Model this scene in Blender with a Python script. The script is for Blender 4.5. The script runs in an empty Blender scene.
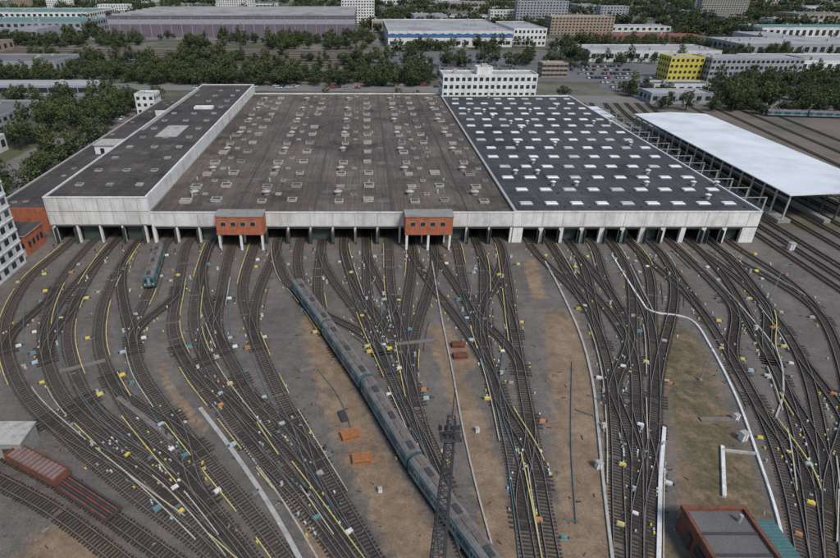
import bpy, math, random
from mathutils import Vector, Matrix, kdtree, noise
R=random.Random(7)
H=66.0; F=560.0; TP=307/F; CP=math.cos(math.atan(TP))
def G(u,v,h=0.0):
    """surveyed ground position of a point at height h (metres)"""
    d=(v+28.0)
    return ((H-h)*(u-362)/(CP*d),(H-h)*(F+(279-v)*TP)/d)
scene=bpy.context.scene
# ------------------------------------------------------------ materials
def newmat(name):
    m=bpy.data.materials.new(name); m.use_nodes=True
    nt=m.node_tree; b=nt.nodes["Principled BSDF"]; return m,nt,b
def ramp(nt,fac,cols):
    r=nt.nodes.new("ShaderNodeValToRGB"); e=r.color_ramp.elements
    while len(e)<len(cols): e.new(0.5)
    for i,(p,c) in enumerate(cols):
        e[i].position=p; e[i].color=(c[0],c[1],c[2],1)
    nt.links.new(fac,r.inputs[0]); return r.outputs[0]
def noisen(nt,coord,scale,detail=6,rough=.6):
    n=nt.nodes.new("ShaderNodeTexNoise"); n.inputs["Scale"].default_value=scale
    n.inputs["Detail"].default_value=detail; n.inputs["Roughness"].default_value=rough
    nt.links.new(coord,n.inputs["Vector"]); return n.outputs["Fac"]
def mixc(nt,fac,a,b,mode='MIX'):
    m=nt.nodes.new("ShaderNodeMix"); m.data_type='RGBA'; m.blend_type=mode
    for s,i in ((fac,0),(a,6),(b,7)):
        if isinstance(s,(int,float)): m.inputs[i].default_value=s
        elif isinstance(s,tuple): m.inputs[i].default_value=(s[0],s[1],s[2],1)
        else: nt.links.new(s,m.inputs[i])
    return m.outputs[2]
def math_(nt,op,a,b=0.0,clamp=False):
    m=nt.nodes.new("ShaderNodeMath"); m.operation=op; m.use_clamp=clamp
    for i,s in enumerate((a,b)):
        if isinstance(s,(int,float)): m.inputs[i].default_value=s
        else: nt.links.new(s,m.inputs[i])
    return m.outputs[0]
def pos(nt):
    return nt.nodes.new("ShaderNodeNewGeometry").outputs["Position"]
def stretch(nt,p,sc):
    st=nt.nodes.new("ShaderNodeMapping"); st.inputs["Scale"].default_value=sc; nt.links.new(p,st.inputs[0]); return st.outputs[0]
def M(name,c,var=.25,scale=.5,rough=.85,metal=0,c2=None,fine=6.0,streak=False):
    m,nt,b=newmat(name); p=pos(nt)
    c2=c2 or tuple(x*(1-var) for x in c); c1=tuple(min(1,x*(1+var*.5)) for x in c)
    a=ramp(nt,noisen(nt,p,scale),[(.3,c2),(.5,c),(.72,c1)])
    f=ramp(nt,noisen(nt,p,fine,3),[(.3,(.72,.72,.72)),(.7,(1.15,1.15,1.15))])
    a=mixc(nt,1.0,a,f,'MULTIPLY')
    if streak:
        s=ramp(nt,noisen(nt,stretch(nt,p,(1,1,.12)),1.1,6,.7),[(.36,(.6,.57,.53)),(.55,(1,1,1))])
        a=mixc(nt,.45,a,s,'MULTIPLY')
    nt.links.new(a,b.inputs["Base Color"])
    b.inputs["Roughness"].default_value=rough; b.inputs["Metallic"].default_value=metal
    return m
white=M("white_paint",(.68,.68,.67),.3,.25,c2=(.52,.51,.49),streak=True)
whitewall=M("white_panel",(.62,.62,.61),.3,.15,c2=(.44,.435,.42),streak=True)
brick=M("orange_brick",(.38,.12,.06),.3,.6,c2=(.26,.085,.05),streak=True)
glass=M("window_glass",(.03,.04,.05),.3,.3,rough=.15)
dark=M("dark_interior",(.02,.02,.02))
green_door=M("grey_green_door",(.045,.065,.058))
concrete=M("concrete",(.26,.25,.23),.3,.4)
lightconc=M("light_concrete",(.38,.37,.34),.3,.8)
steel_dark=M("dark_steel",(.05,.05,.055),.3,2)
rail_top=M("rail_steel",(.26,.23,.20),.3,1,rough=.45,metal=.5)
rail_side=M("rusty_rail",(.07,.045,.032),.3,2)
sleeper=M("sleeper_wood",(.042,.034,.028),.4,.8,c2=(.018,.015,.013),fine=3)
yellow=M("contact_rail_cover",(.56,.47,.17),.3,.6,c2=(.38,.32,.17))
paleyel=M("contact_rail_cover_pale",(.46,.43,.33),.3,.6)
teal=M("teal_paint",(.10,.24,.26),.3,1)
palebl=M("pale_blue_paint",(.36,.47,.50),.3,1)
pipec=M("cable_pipe_paint",(.085,.16,.175),.3,1)
orange=M("orange_paint",(.45,.20,.08),.3,1)
brighty=M("marker_yellow",(.65,.50,.08),.2,1)
rust=M("rust",(.16,.06,.035),.4,1,c2=(.07,.035,.03))
wood=M("crate_wood",(.34,.14,.055),.3,2)
bark=M("bark",(.07,.05,.035))
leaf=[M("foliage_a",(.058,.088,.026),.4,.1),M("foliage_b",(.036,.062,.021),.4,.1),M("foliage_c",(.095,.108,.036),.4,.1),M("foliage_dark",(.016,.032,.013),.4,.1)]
asphalt=M("asphalt",(.13,.127,.125),.3,.05)
grassm=M("grass",(.08,.085,.04),.4,.05,c2=(.13,.105,.07))
def roofmat(name,base,c2,c3,sx,sy,patch,st_amt=.7,pa=.7):
    m,nt,b=newmat(name); p=pos(nt)
    n1=ramp(nt,noisen(nt,p,.035,8,.65),[(.32,c2),(.5,base),(.68,c3)])
    br=nt.nodes.new("ShaderNodeTexBrick"); mp=nt.nodes.new("ShaderNodeMapping")
    mp.inputs["Scale"].default_value=(1,1,0)
    mp.inputs["Rotation"].default_value=(0,0,math.pi/2)
    nt.links.new(p,mp.inputs[0]); nt.links.new(mp.outputs[0],br.inputs["Vector"])
    br.inputs["Scale"].default_value=1; br.inputs["Brick Width"].default_value=sy; br.inputs["Row Height"].default_value=sx
    br.inputs["Mortar Size"].default_value=.06; br.inputs["Bias"].default_value=-.1
    br.inputs["Color1"].default_value=(1.15,1.12,1.08,1); br.inputs["Color2"].default_value=(.8,.81,.84,1); br.inputs["Mortar"].default_value=(.55,.55,.55,1)
    a=mixc(nt,.8,n1,br.outputs["Color"],'MULTIPLY')
    s=ramp(nt,noisen(nt,stretch(nt,p,(1.2,.06,1)),.8,6,.7),[(.35,(.62,.62,.62)),(.6,(1.18,1.15,1.12))])
    a=mixc(nt,st_amt,a,s,'MULTIPLY')
    s=ramp(nt,noisen(nt,stretch(nt,p,(.05,.9,1)),.6,6,.7),[(.38,(.75,.75,.75)),(.6,(1.1,1.1,1.1))])
    a=mixc(nt,.6,a,s,'MULTIPLY')
    f=ramp(nt,noisen(nt,p,1.6,6,.75),[(.3,(.68,.68,.68)),(.7,(1.26,1.24,1.2))])
    a=mixc(nt,1.0,a,f,'MULTIPLY')
    a=mixc(nt,ramp(nt,noisen(nt,p,.11,5,.7),[(.57,(0,0,0)),(.66,(pa,pa,pa))]),a,patch)
    d=ramp(nt,noisen(nt,p,.07,7,.75),[(.36,(.45,.43,.42)),(.46,(1,1,1))])
    a=mixc(nt,.8,a,d,'MULTIPLY')
    nt.links.new(a,b.inputs["Base Color"]); b.inputs["Roughness"].default_value=.9
    return m
roof_mid=roofmat("bitumen_roof_brown",(.105,.086,.073),(.062,.053,.047),(.155,.13,.112),1.0,9,(.17,.147,.125))
roof_right=roofmat("bitumen_roof_dark",(.055,.057,.063),(.038,.040,.045),(.075,.077,.083),1.0,12,(.085,.085,.088),.5,.4)
roof_left=roofmat("bitumen_roof_left",(.062,.053,.048),(.036,.032,.03),(.10,.089,.08),1.0,7,(.13,.115,.10))
# ------------------------------------------------------------ mesh builder
class MB:
    def __init__(s): s.v=[];s.f=[];s.mi=[];s.mats=[]
    def m(s,mat):
        if mat not in s.mats: s.mats.append(mat)
        return s.mats.index(mat)
    def quad(s,pts,mat):
        n=len(s.v); s.v+= [tuple(p) for p in pts]; s.f.append(tuple(range(n,n+len(pts)))); s.mi.append(s.m(mat))
    def hexa(s,p,mat,bottom=True,topmat=None):
        n=len(s.v); s.v+=[tuple(q) for q in p]; k=s.m(mat); kt=s.m(topmat) if topmat else k
        fs=[((4,5,6,7),kt),((0,1,5,4),k),((1,2,6,5),k),((2,3,7,6),k),((3,0,4,7),k)]
        if bottom: fs.append(((3,2,1,0),k))
        for f,kk in fs: s.f.append(tuple(n+i for i in f)); s.mi.append(kk)
    def box(s,x0,x1,y0,y1,z0,z1,mat,topmat=None):
        s.hexa([(x0,y0,z0),(x1,y0,z0),(x1,y1,z0),(x0,y1,z0),(x0,y0,z1),(x1,y0,z1),(x1,y1,z1),(x0,y1,z1)],mat,True,topmat)
    def obox(s,c,d,l,w,z0,z1,mat,topmat=None,bottom=False):
        """oriented box centre c, direction d (unit 2d), length l, width w"""
        nx,ny=-d[1],d[0]; a=l/2;b=w/2
        q=[(c[0]-d[0]*a+nx*-b*1,c[1]-d[1]*a-ny*b),(c[0]+d[0]*a-nx*b,c[1]+d[1]*a-ny*b),(c[0]+d[0]*a+nx*b,c[1]+d[1]*a+ny*b),(c[0]-d[0]*a+nx*b,c[1]-d[1]*a+ny*b)]
        s.hexa([(x,y,z0) for x,y in q]+[(x,y,z1) for x,y in q],mat,bottom,topmat)
    def cyl(s,c,r,z0,z1,mat,n=10,r2=None):
        r2=r if r2 is None else r2; k=len(s.v)
        for i in range(n):
            a=2*math.pi*i/n; s.v.append((c[0]+r*math.cos(a),c[1]+r*math.sin(a),z0))
        for i in range(n):
            a=2*math.pi*i/n; s.v.append((c[0]+r2*math.cos(a),c[1]+r2*math.sin(a),z1))
        j=s.m(mat)
        for i in range(n):
            s.f.append((k+i,k+(i+1)%n,k+n+(i+1)%n,k+n+i)); s.mi.append(j)
        s.f.append(tuple(k+n+i for i in range(n))); s.mi.append(j)
    def beam(s,a,b,w,mat):
        a=Vector(a);b=Vector(b);d=(b-a).normalized()
        up=Vector((0,0,1)) if abs(d.z)<.9 else Vector((1,0,0))
        x=d.cross(up).normalized()*w/2; y=d.cross(x).normalized()*w/2
        s.hexa([a-x-y,a+x-y,a+x+y,a-x+y,b-x-y,b+x-y,b+x+y,b-x+y],mat)
    def ribbon(s,pts,off,w,z0,z1,mat,topmat=None):
        """extruded rectangular section following pts [(x,y,tx,ty)]"""
        n0=len(s.v); k=s.m(mat); kt=s.m(topmat) if topmat else k
        for x,y,tx,ty in pts:
            nx,ny=-ty,tx
            for o,z in ((off-w/2,z0),(off-w/2,z1),(off+w/2,z1),(off+w/2,z0)):
                s.v.append((x+nx*o,y+ny*o,z))
        for i in range(len(pts)-1):
            a=n0+4*i
            for j,kk in ((0,k),(1,kt),(2,k)):
                s.f.append((a+j,a+j+1,a+4+j+1,a+4+j)); s.mi.append(kk)
        a=n0; s.f.append((a,a+1,a+2,a+3)); s.mi.append(k)
        a=n0+4*(len(pts)-1); s.f.append((a+3,a+2,a+1,a)); s.mi.append(k)
    def mesh(s,name):
        me=bpy.data.meshes.new(name); me.from_pydata(s.v,[],s.f)
        for m in s.mats: me.materials.append(m)
        me.polygons.foreach_set("material_index",s.mi); me.update(); return me
    def obj(s,name,parent=None,loc=None,rotz=0):
        o=bpy.data.objects.new(name,s.mesh(name)); scene.collection.objects.link(o)
        if parent: o.parent=parent
        if loc: o.location=loc
        if rotz: o.rotation_euler=(0,0,rotz)
        return o
def empty(name,loc=(0,0,0)):
    o=bpy.data.objects.new(name,None); scene.collection.objects.link(o); o.location=loc; return o
def inst(name,me,loc,rz=0,sc=1,parent=None):
    o=bpy.data.objects.new(name,me); scene.collection.objects.link(o); o.location=loc; o.rotation_euler=(0,0,rz)
    o.scale=(sc,sc,sc) if not isinstance(sc,tuple) else sc
    if parent: o.parent=parent
    return o
# ------------------------------------------------------------ tracks
def spline(P,step=.6):
    P=[Vector(p) for p in P]
    Q=[2*P[0]-P[1]]+P+[2*P[-1]-P[-2]]
    dense=[]
    for i in range(1,len(Q)-2):
        for k in range(24):
            t=k/24; a,b,c,d=Q[i-1:i+3]
            dense.append(.5*((2*b)+(c-a)*t+(2*a-5*b+4*c-d)*t*t+(3*b-a-3*c+d)*t**3))
    dense.append(P[-1]); return resample(dense,step)
def resample(D,step):
    out=[];acc=0;nextd=0
    for i in range(len(D)-1):
        seg=(D[i+1]-D[i]).length
        if seg<1e-6: continue
        t=(D[i+1]-D[i])/seg
        while nextd<=acc+seg:
            q=D[i]+t*(nextd-acc); out.append([q.x,q.y,t.x,t.y]); nextd+=step
        acc+=seg
    n=len(out)
    for i in range(n):
        a=out[max(0,i-1)];b=out[min(n-1,i+1)]
        dx,dy=b[0]-a[0],b[1]-a[1]; l=math.hypot(dx,dy) or 1
        out[i][2]=dx/l; out[i][3]=dy/l
    return out
def hermite(p0,t0,p1,t1,step=.6):
    p0,t0,p1,t1=map(Vector,(p0,t0,p1,t1)); L=(p1-p0).length; D=[]
    for k in range(61):
        t=k/60; h00=2*t**3-3*t*t+1;h10=t**3-2*t*t+t;h01=-2*t**3+3*t*t;h11=t**3-t*t
        D.append(h00*p0+h10*L*t0+h01*p1+h11*L*t1)
    return resample(D,step)
YF=142.0
bays_left=[-84.3+6.2*i for i in range(5)]
bays_mid=[-57.0+98.0/16*i for i in range(17)]
bays_right=[43.6+61.6/11*i for i in range(12)]
doors=[(a+b)/2 for B in (bays_left,bays_mid,bays_right) for a,b in zip(B,B[1:])]
tr={
'1':(0,[(30,278),(9,315),(7,350),(25,395),(70,440),(130,490),(192,537),(225,566),(262,600)]),
'2':(1,[(62,278),(46,315),(45,350),(62,395),(105,440),(160,490),(212,540),(240,572),(262,600)]),
'3':(2,[(90,276),(73,310),(68,345),(85,395),(125,440),(178,485),(228,540),(262,585)]),
'3b':(3,[(115,276),(102,310),(100,350),(122,400),(160,448),(205,500),(252,560),(275,595)]),
'4':(4,[(150,290),(134,328),(138,365),(160,402),(200,452),(250,512),(286,560),(306,590)]),
'5':(5,[(178,290),(173,330),(190,370),(225,415),(270,470),(322,533),(347,566),(366,592)]),
'5b':(6,[(197,290),(195,330),(212,372),(248,422),(293,480),(336,540),(362,576)]),
'6':(7,[(222,290),(218,330),(238,375),(272,430),(316,492),(360,555),(380,588)]),
'7':(8,[(243,290),(252,330),(275,385),(305,440),(342,503),(376,562),(392,592)]),
'8':(12,[(355,290),(370,330),(393,380),(416,430),(441,490),(468,560),(480,592)]),
'9':(14,[(391,290),(402,340),(412,390),(426,440),(450,502),(476,560),(490,592)]),
'10':(17,[(465,290),(478,330),(494,380),(506,430),(518,490),(530,560),(536,592)]),
'11':(19,[(508,285),(514,330),(522,380),(531,430),(541,490),(553,560),(558,592)]),
'12':(21,[(572,282),(594,322),(609,370),(616,430),(618,490),(620,560),(621,592)]),
'13':(23,[(605,280),(627,325),(635,370),(637,430),(637,490),(637,560),(637,592)]),
'14':(24,[(633,285),(650,325),(655,380),(654,430),(652,490),(650,560),(650,592)]),
'15':(26,[(684,285),(714,330),(744,380),(769,430),(789,490),(803,560),(808,592)]),
'16':(27,[(712,283),(748,325),(776,370),(797,430),(808,490),(817,560),(820,592)]),
'17':(28,[(742,283),(780,325),(805,370),(820,430),(827,490),(832,560),(834,592)]),
'18':(30,[(790,283),(822,318),(843,370),(850,430),(851,490),(850,560),(848,592)]),
}
tracks={}
for k,(d,pp) in tr.items():
    P=[(doors[d],YF+14),(doors[d],YF+4),(doors[d],YF-5)]+[G(u,v) for u,v in pp]
    tracks[k]=spline(P)
P=[(doors[9],YF+14),(doors[9],YF+4),(doors[9],YF-4)]+[G(u,v,2.2) for u,v in [(283,268),(303,292),(330,330),(371,389),(417,463),(465,528),(492,566),(525,610)]]
tracks['T']=spline(P)
def at(k,v):
    y=G(0,v)[1]; s=tracks[k]; i=min(range(len(s)),key=lambda i:abs(s[i][1]-y)); return s[i]
merges=[]
def branch(name,d,k,v):
    q=at(k,v)
    s=hermite((doors[d],YF-3),(0,-1),(q[0],q[1]),(q[2],q[3]))
    tracks[name]=resample([Vector((doors[d],YF+12))]+[Vector((a[0],a[1])) for a in s],.6); merges.append(q)
def cross(name,a,va,b,vb):
    p=at(a,va);q=at(b,vb); tracks[name]=hermite((p[0],p[1]),(p[2],p[3]),(q[0],q[1]),(q[2],q[3])); merges.append(p); merges.append(q)
for i,(d,k,v) in enumerate([(9,'7',345),(10,'T',330),(11,'8',345),(11,'T',350),(13,'8',370),(13,'9',330),(15,'9',365),(16,'10',320),(16,'9',400),(18,'11',335),(18,'10',370),
   (20,'12',310),(22,'13',315),(22,'12',345),(25,'14',340),(25,'15',320),(29,'17',330),(29,'18',320),(6,'6',350),(3,'4',350),(2,'2',350),(12,'9',390),(24,'13',360),(28,'16',360),(26,'14',400),(15,'10',400),(19,'10',340),(21,'13',370)]):
    branch('b%d'%i,d,k,v)
for i,(a,va,b,vb) in enumerate([('1',420,'2',500),('2',410,'3',485),('3',400,'3b',480),('3b',380,'4',450),('4',420,'3b',500),('5',350,'5b',430),('5b',400,'6',480),('6',380,'7',460),('7',420,'6',510),('5',440,'5b',540),
   ('8',400,'9',480),('9',300,'8',350),('10',390,'11',480),('11',420,'10',520),('12',380,'13',470),('13',400,'14',480),('14',430,'13',530),('13',330,'12',400),('15',400,'16',490),('16',380,'17',470),('17',350,'18',440),('16',300,'15',370),('17',300,'16',360),('18',400,'17',510),('10',300,'11',370),('6',300,'5b',360),('T',300,'8',350),('3',300,'2',360),('2',290,'1',350),('5',290,'4',340)]):
    cross('c%d'%i,a,va,b,vb)
for i,x in enumerate([113,117.5,122,130,136,142,148,154]):
    tracks['m%d'%i]=resample([Vector((x+(.12*max(0,90-y) if y<90 else 0)+max(0,y-270)**1.5*.02,y)) for y in range(330,40,-4)],.75)
tracks['s1']=spline([G(-60,420),G(0,452),G(55,481),G(115,520),G(180,566),G(215,592)])
tracks['s2']=spline([G(-60,452),G(0,482),G(55,512),G(115,556),G(150,585)])
yt=empty("railway_track")
sl=MB(); rl=MB()
for n,(k,s) in enumerate(tracks.items()):
    dz=n*.0013
    if len(s)<3: continue
    for q in s:
        if R.random()<.985:
            sl.obox((q[0]+R.uniform(-.05,.05),q[1]),(-q[3],q[2]),2.6+R.uniform(-.14,.14),.24,0,.08+dz+R.uniform(0,.01),sleeper)
    ss=s[::2]+[s[-1]]
    for o in (-.78,.78):
        rl.ribbon(ss,o,.13,.08,.28+dz,rail_side,rail_top)
sl.obj("sleepers",yt); rl.obj("rails",yt)
cr=MB()
main=[k for k in tracks if k[0] not in 'ms']
for n,k in enumerate(main):
    s=tracks[k]; i=8 if k[0] in 'bc' else 26; side=1 if n%2 else -1
    right= k in ('12','13','14','15','16','17','18')
    while i<len(s)-12:
        L=R.randint(10,42)
        if R.random()<(.18 if k[0] in 'bc' else (.45 if right else .8)):
            seg=s[i:i+L:2]
            if len(seg)>2:
                cr.ribbon(seg,side*1.5,.15,.22,.40+n*.001,yellow if (not right and R.random()<.75) else paleyel)
                for q in seg[::3]:
                    cr.obox((q[0]-q[3]*side*1.62,q[1]+q[2]*side*1.62),(q[2],q[3]),.12,.22,0,.22,steel_dark)
        i+=L+R.randint(3,10)
        if R.random()<.3: side=-side
cr.obj("contact_rail",yt)
fr=MB()
for k,s in tracks.items():
    if k[0] not in 'bc': continue
    for seg in (s[-14:],) + ((s[:14],) if k[0]=='c' else ()):
        if len(seg)>3:
            for o in (-.55,.55): fr.ribbon(seg,o,.07,.1,.25,rail_side)
for q in merges:
    for j in range(5):
        fr.obox((q[0]+q[2]*(j-2)*.8,q[1]+q[3]*(j-2)*.8),(-q[3],q[2]),4.0,.3,.0,.135+j*.001,sleeper)
fr.obj("switch_timbers",yt)
def pm(col):
    b=MB(); b.box(-.5,.5,-.3,.3,.05,.36,col); b.box(-.4,.4,-.23,.23,.36,.46,col); b.cyl((.7,0),.16,.1,.42,steel_dark,8)
    b.box(-1.6,-.5,-.05,.05,.12,.2,steel_dark); b.box(-.6,.6,-.37,-.3,.0,.1,concrete); b.box(-.6,.6,.3,.37,.0,.1,concrete)
    return b.mesh("point_machine")
pms=[pm(teal),pm(palebl),pm(palebl),pm(lightconc),pm(white),pm(white),pm(yellow),pm(M("grey_machine",(.14,.15,.15))),pm(brighty),pm(brighty),pm(orange)]
tealpost=MB(); tealpost.box(-.3,.3,-.3,.3,0,.15,concrete); tealpost.box(-.18,.18,-.16,.16,.15,.85,palebl); tealpost.box(-.22,.22,-.2,.2,.85,.92,lightconc)
cab=tealpost.mesh("junction_box")
wb=MB(); wb.box(-.35,.35,-.3,.3,0,.1,concrete); wb.box(-.3,.3,-.25,.25,.1,.9,white); wb.box(-.36,.36,-.31,.31,.9,.98,lightconc); wb.box(-.02,.02,-.27,-.253,.15,.85,steel_dark); wcab=wb.mesh("relay_cabinet")
sg=MB(); sg.cyl((0,0),.06,0,1.3,steel_dark,6); sg.box(-.16,.16,-.12,.12,1.0,1.7,steel_dark); sg.box(-.2,.2,-.18,.18,0,.22,lightconc); sg.box(-.2,.2,-.26,-.12,1.5,1.55,steel_dark)
sgm=sg.mesh("shunting_signal")
for q in merges:
    if R.random()<.2: continue
    s=R.choice((-1,1)); o=2.1
    inst("point_machine",R.choice(pms),(q[0]-q[3]*s*o,q[1]+q[2]*s*o,0),math.atan2(q[2],-q[3])+(math.pi if s<0 else 0))
for k in main:
    s=tracks[k]; i=R.randint(20,60)
    while i<len(s)-8:
        q=s[i]
        if q[1]<YF-6:
            sd=R.choice((-1,1)); o=R.uniform(1.8,2.2); x,y=q[0]-q[3]*sd*o,q[1]+q[2]*sd*o; a=math.atan2(q[2],-q[3])
            r=R.random()
            if r<.5: inst("point_machine",R.choice(pms),(x,y,0),a+(math.pi if sd<0 else 0),.85)
            elif r<.7: inst("junction_box",cab,(x,y,0),a)
            elif r<.82: inst("relay_cabinet",wcab,(x,y,0),a,.8)
            else: inst("shunting_signal",sgm,(x,y,0),a)
        i+=R.randint(26,66)
for d in doors:
    if R.random()<.8: inst("point_machine",R.choice(pms),(d+2.2,YF-R.uniform(8,20),0),R.uniform(0,1))
    if R.random()<.6: inst("shunting_signal",sgm,(d-2,YF-R.uniform(5,9),0),0)
def line(name,pts,w,h,mat,straight=False,z0=0):
    P=[Vector(G(u,v)) for u,v in pts]
    s=resample(P,1.0) if straight else spline(P,1.0)
    b=MB(); b.ribbon(s,0,w,z0,h,mat); b.obj(name)
line("cable_trough",[(545,262),(560,290),(580,335),(592,380),(598,430),(604,490),(614,575)],.4,.3,lightconc)
line("cable_trough",[(664,428),(660,480),(658,575)],.55,.35,white,True)
line("cable_trough",[(612,256),(640,300),(652,312),(690,320),(712,350),(737,400),(757,455),(775,510),(790,575)],.35,.3,white)
line("cable_trough",[(722,447),(724,500)],.5,.4,white,True)
line("cable_trough",[(722,451),(760,455)],.35,.42,lightconc,True)
line("cable_trough",[(432,262),(440,310),(452,370),(463,430),(478,495),(500,575)],.25,.3,lightconc)
line("cable_trough",[(735,300),(775,350),(783,390),(775,420)],.3,.3,lightconc)
for pts in ([(58,300),(60,350),(85,400),(130,445)],[(120,300),(122,350),(150,410),(190,460)],[(250,350),(270,400),(310,470),(350,540)],[(455,300),(478,350),(500,420),(512,500),(520,570)],[(572,362),(571,440),(576,525)],[(318,370),(340,400),(355,440)],[(25,300),(25,350),(50,400)],[(228,280),(232,340),(255,395)],[(575,410),(600,420),(603,432)],[(380,300),(385,350),(402,400),(430,470),(440,560)],[(505,330),(500,400),(520,470)],[(564,520),(580,523)]):
    line("signal_cable_pipe",pts,.12,.26,pipec,z0=.15)
line("wooden_walkway",[(200,408),(232,450),(266,500),(300,560),(310,590)],.7,.16,lightconc)
line("wooden_walkway",[(212,405),(246,450),(282,500),(316,556),(330,585)],.25,.14,lightconc)
worn=M("worn_boards",(.17,.15,.13))
for pts in ([(118,398),(172,440)],[(300,372),(318,366)],[(395,345),(440,340)],[(700,420),(740,420)],[(60,372),(110,360)]):
    line("crossing_boards",pts,.9,.3,worn,True,z0=.0)
# ------------------------------------------------------------ ground
kd=kdtree.KDTree(sum(len(s[::2]) for s in tracks.values())); n=0
for s in tracks.values():
    for q in s[::2]: kd.insert((q[0],q[1],0),n); n+=1
kd.balance()
def stroke(pts): return spline([G(u,v) for u,v in pts],1.5)
sand=[(stroke([(315,325),(328,360),(342,405),(362,450),(392,505),(425,570)]),3.9),(stroke([(440,330),(455,380),(475,430),(492,500),(508,575)]),2.8),
      (stroke([(560,320),(572,380),(578,440),(582,500),(588,580)]),4.6),(stroke([(50,548),(80,560),(120,600)]),4),(stroke([(452,345),(464,365)]),3.0),(stroke([(530,262),(540,300)]),2.0)
      ,(stroke([(296,500),(330,575)]),1.5),(stroke([(160,365),(175,395),(205,430)]),1.0),(stroke([(690,470),(700,540)]),2.5),(stroke([(690,340),(705,400),(722,460)]),1.6)]
grass=[(stroke([(672,335),(685,370),(697,410),(712,450),(728,500),(745,580)]),5.8),(stroke([(830,470),(836,520),(842,590)]),1.5),(stroke([(672,560),(690,590)]),3)]
def sval(S,x,y):
    m=0
    for s,r in S:
        for q in s:
            d=abs(q[0]-x)
            if d>r*2.2: continue
            d=math.hypot(d,q[1]-y); v=1-max(0,min(1,(d-r*.35)/(r*1.1)))
            if v>m: m=v
    return m
res=.8; X0,X1,Y0,Y1=-125,170,30,330
nx=int((X1-X0)/res)+1; ny=int((150-Y0)/res)+1
vv=[];col=[]
for j in range(ny):
    y=Y0+j*res
    for i in range(nx):
        x=X0+i*res
        vv.append((x,y,0))
        d=kd.find((x,y,0))[2]
        t=max(0,min(1,(2.6-d)/1.6))
        col+= [sval(sand,x,y),sval(grass,x,y),t,1]
ff=[(j*nx+i,j*nx+i+1,(j+1)*nx+i+1,(j+1)*nx+i) for j in range(ny-1) for i in range(nx-1)]
me=bpy.data.meshes.new("yard_ground"); me.from_pydata(vv,[],ff)
ca=me.color_attributes.new(name="zones",type='FLOAT_COLOR',domain='POINT'); ca.data.foreach_set("color",col)
m,nt,b=newmat("yard_ballast"); p=pos(nt)
at_=nt.nodes.new("ShaderNodeAttribute"); at_.attribute_name="zones"
sp=nt.nodes.new("ShaderNodeSeparateColor"); nt.links.new(at_.outputs["Color"],sp.inputs[0])
base=ramp(nt,noisen(nt,p,.07,8,.65),[(.3,(.088,.078,.070)),(.5,(.122,.108,.096)),(.7,(.165,.146,.128))])
tb=ramp(nt,noisen(nt,p,.25,8,.7),[(.3,(.078,.064,.053)),(.7,(.138,.116,.098))])
c=mixc(nt,math_(nt,'MULTIPLY',sp.outputs[2],.8),base,tb)
nz=noisen(nt,p,.3,8,.72)
def thr(ch):
    a=math_(nt,'ADD',ch,math_(nt,'MULTIPLY',math_(nt,'SUBTRACT',nz,.5),1.5)); a=math_(nt,'SUBTRACT',a,.36); return math_(nt,'MULTIPLY',a,2.6,True)
sandc=ramp(nt,noisen(nt,p,.18,8,.7),[(.3,(.135,.092,.058)),(.5,(.20,.142,.092)),(.7,(.27,.20,.135))])
grc=ramp(nt,noisen(nt,p,.3,8,.75),[(.34,(.062,.062,.030)),(.5,(.118,.092,.050)),(.62,(.185,.13,.082))])
c=mixc(nt,thr(sp.outputs[0]),c,sandc); c=mixc(nt,thr(sp.outputs[1]),c,grc)
c=mixc(nt,ramp(nt,noisen(nt,p,.12,6,.7),[(.58,(0,0,0)),(.72,(.65,.65,.65))]),c,(.055,.048,.042))
g=ramp(nt,noisen(nt,p,3.0,5,.8),[(.25,(.5,.5,.5)),(.5,(1,1,1)),(.75,(1.55,1.5,1.45))])
c=mixc(nt,1.0,c,g,'MULTIPLY')
g=ramp(nt,noisen(nt,p,.6,5,.7),[(.3,(.72,.72,.72)),(.5,(1,1,1)),(.7,(1.2,1.18,1.15))])
c=mixc(nt,1.0,c,g,'MULTIPLY'); nt.links.new(c,b.inputs["Base Color"]); b.inputs["Roughness"].default_value=.95
me.materials.append(m); o=bpy.data.objects.new("yard_ground",me); scene.collection.objects.link(o)
m2,nt,b=newmat("land"); p=pos(nt)
c=ramp(nt,noisen(nt,p,.012,8,.65),[(.38,(.06,.07,.036)),(.5,(.10,.095,.062)),(.58,(.16,.148,.13)),(.7,(.21,.20,.18))])
g=ramp(nt,noisen(nt,p,.12,6,.75),[(.3,(.6,.65,.6)),(.7,(1.3,1.25,1.2))])
nt.links.new(mixc(nt,1.0,c,g,'MULTIPLY'),b.inputs["Base Color"]); b.inputs["Roughness"].default_value=.95
b_=MB(); b_.quad([(-6000,-500,-.05),(6000,-500,-.05),(6000,12000,-.05),(-6000,12000,-.05)],m2); b_.obj("ground")
sheetz=[-.046]
def sheet(name,pts,mat,world=False):
    sheetz[0]+=.004
    b=MB(); P=pts if world else [G(u,v) for u,v in pts]
    b.quad([(x,y,sheetz[0]) for x,y in P],mat); return b.obj(name)
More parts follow.
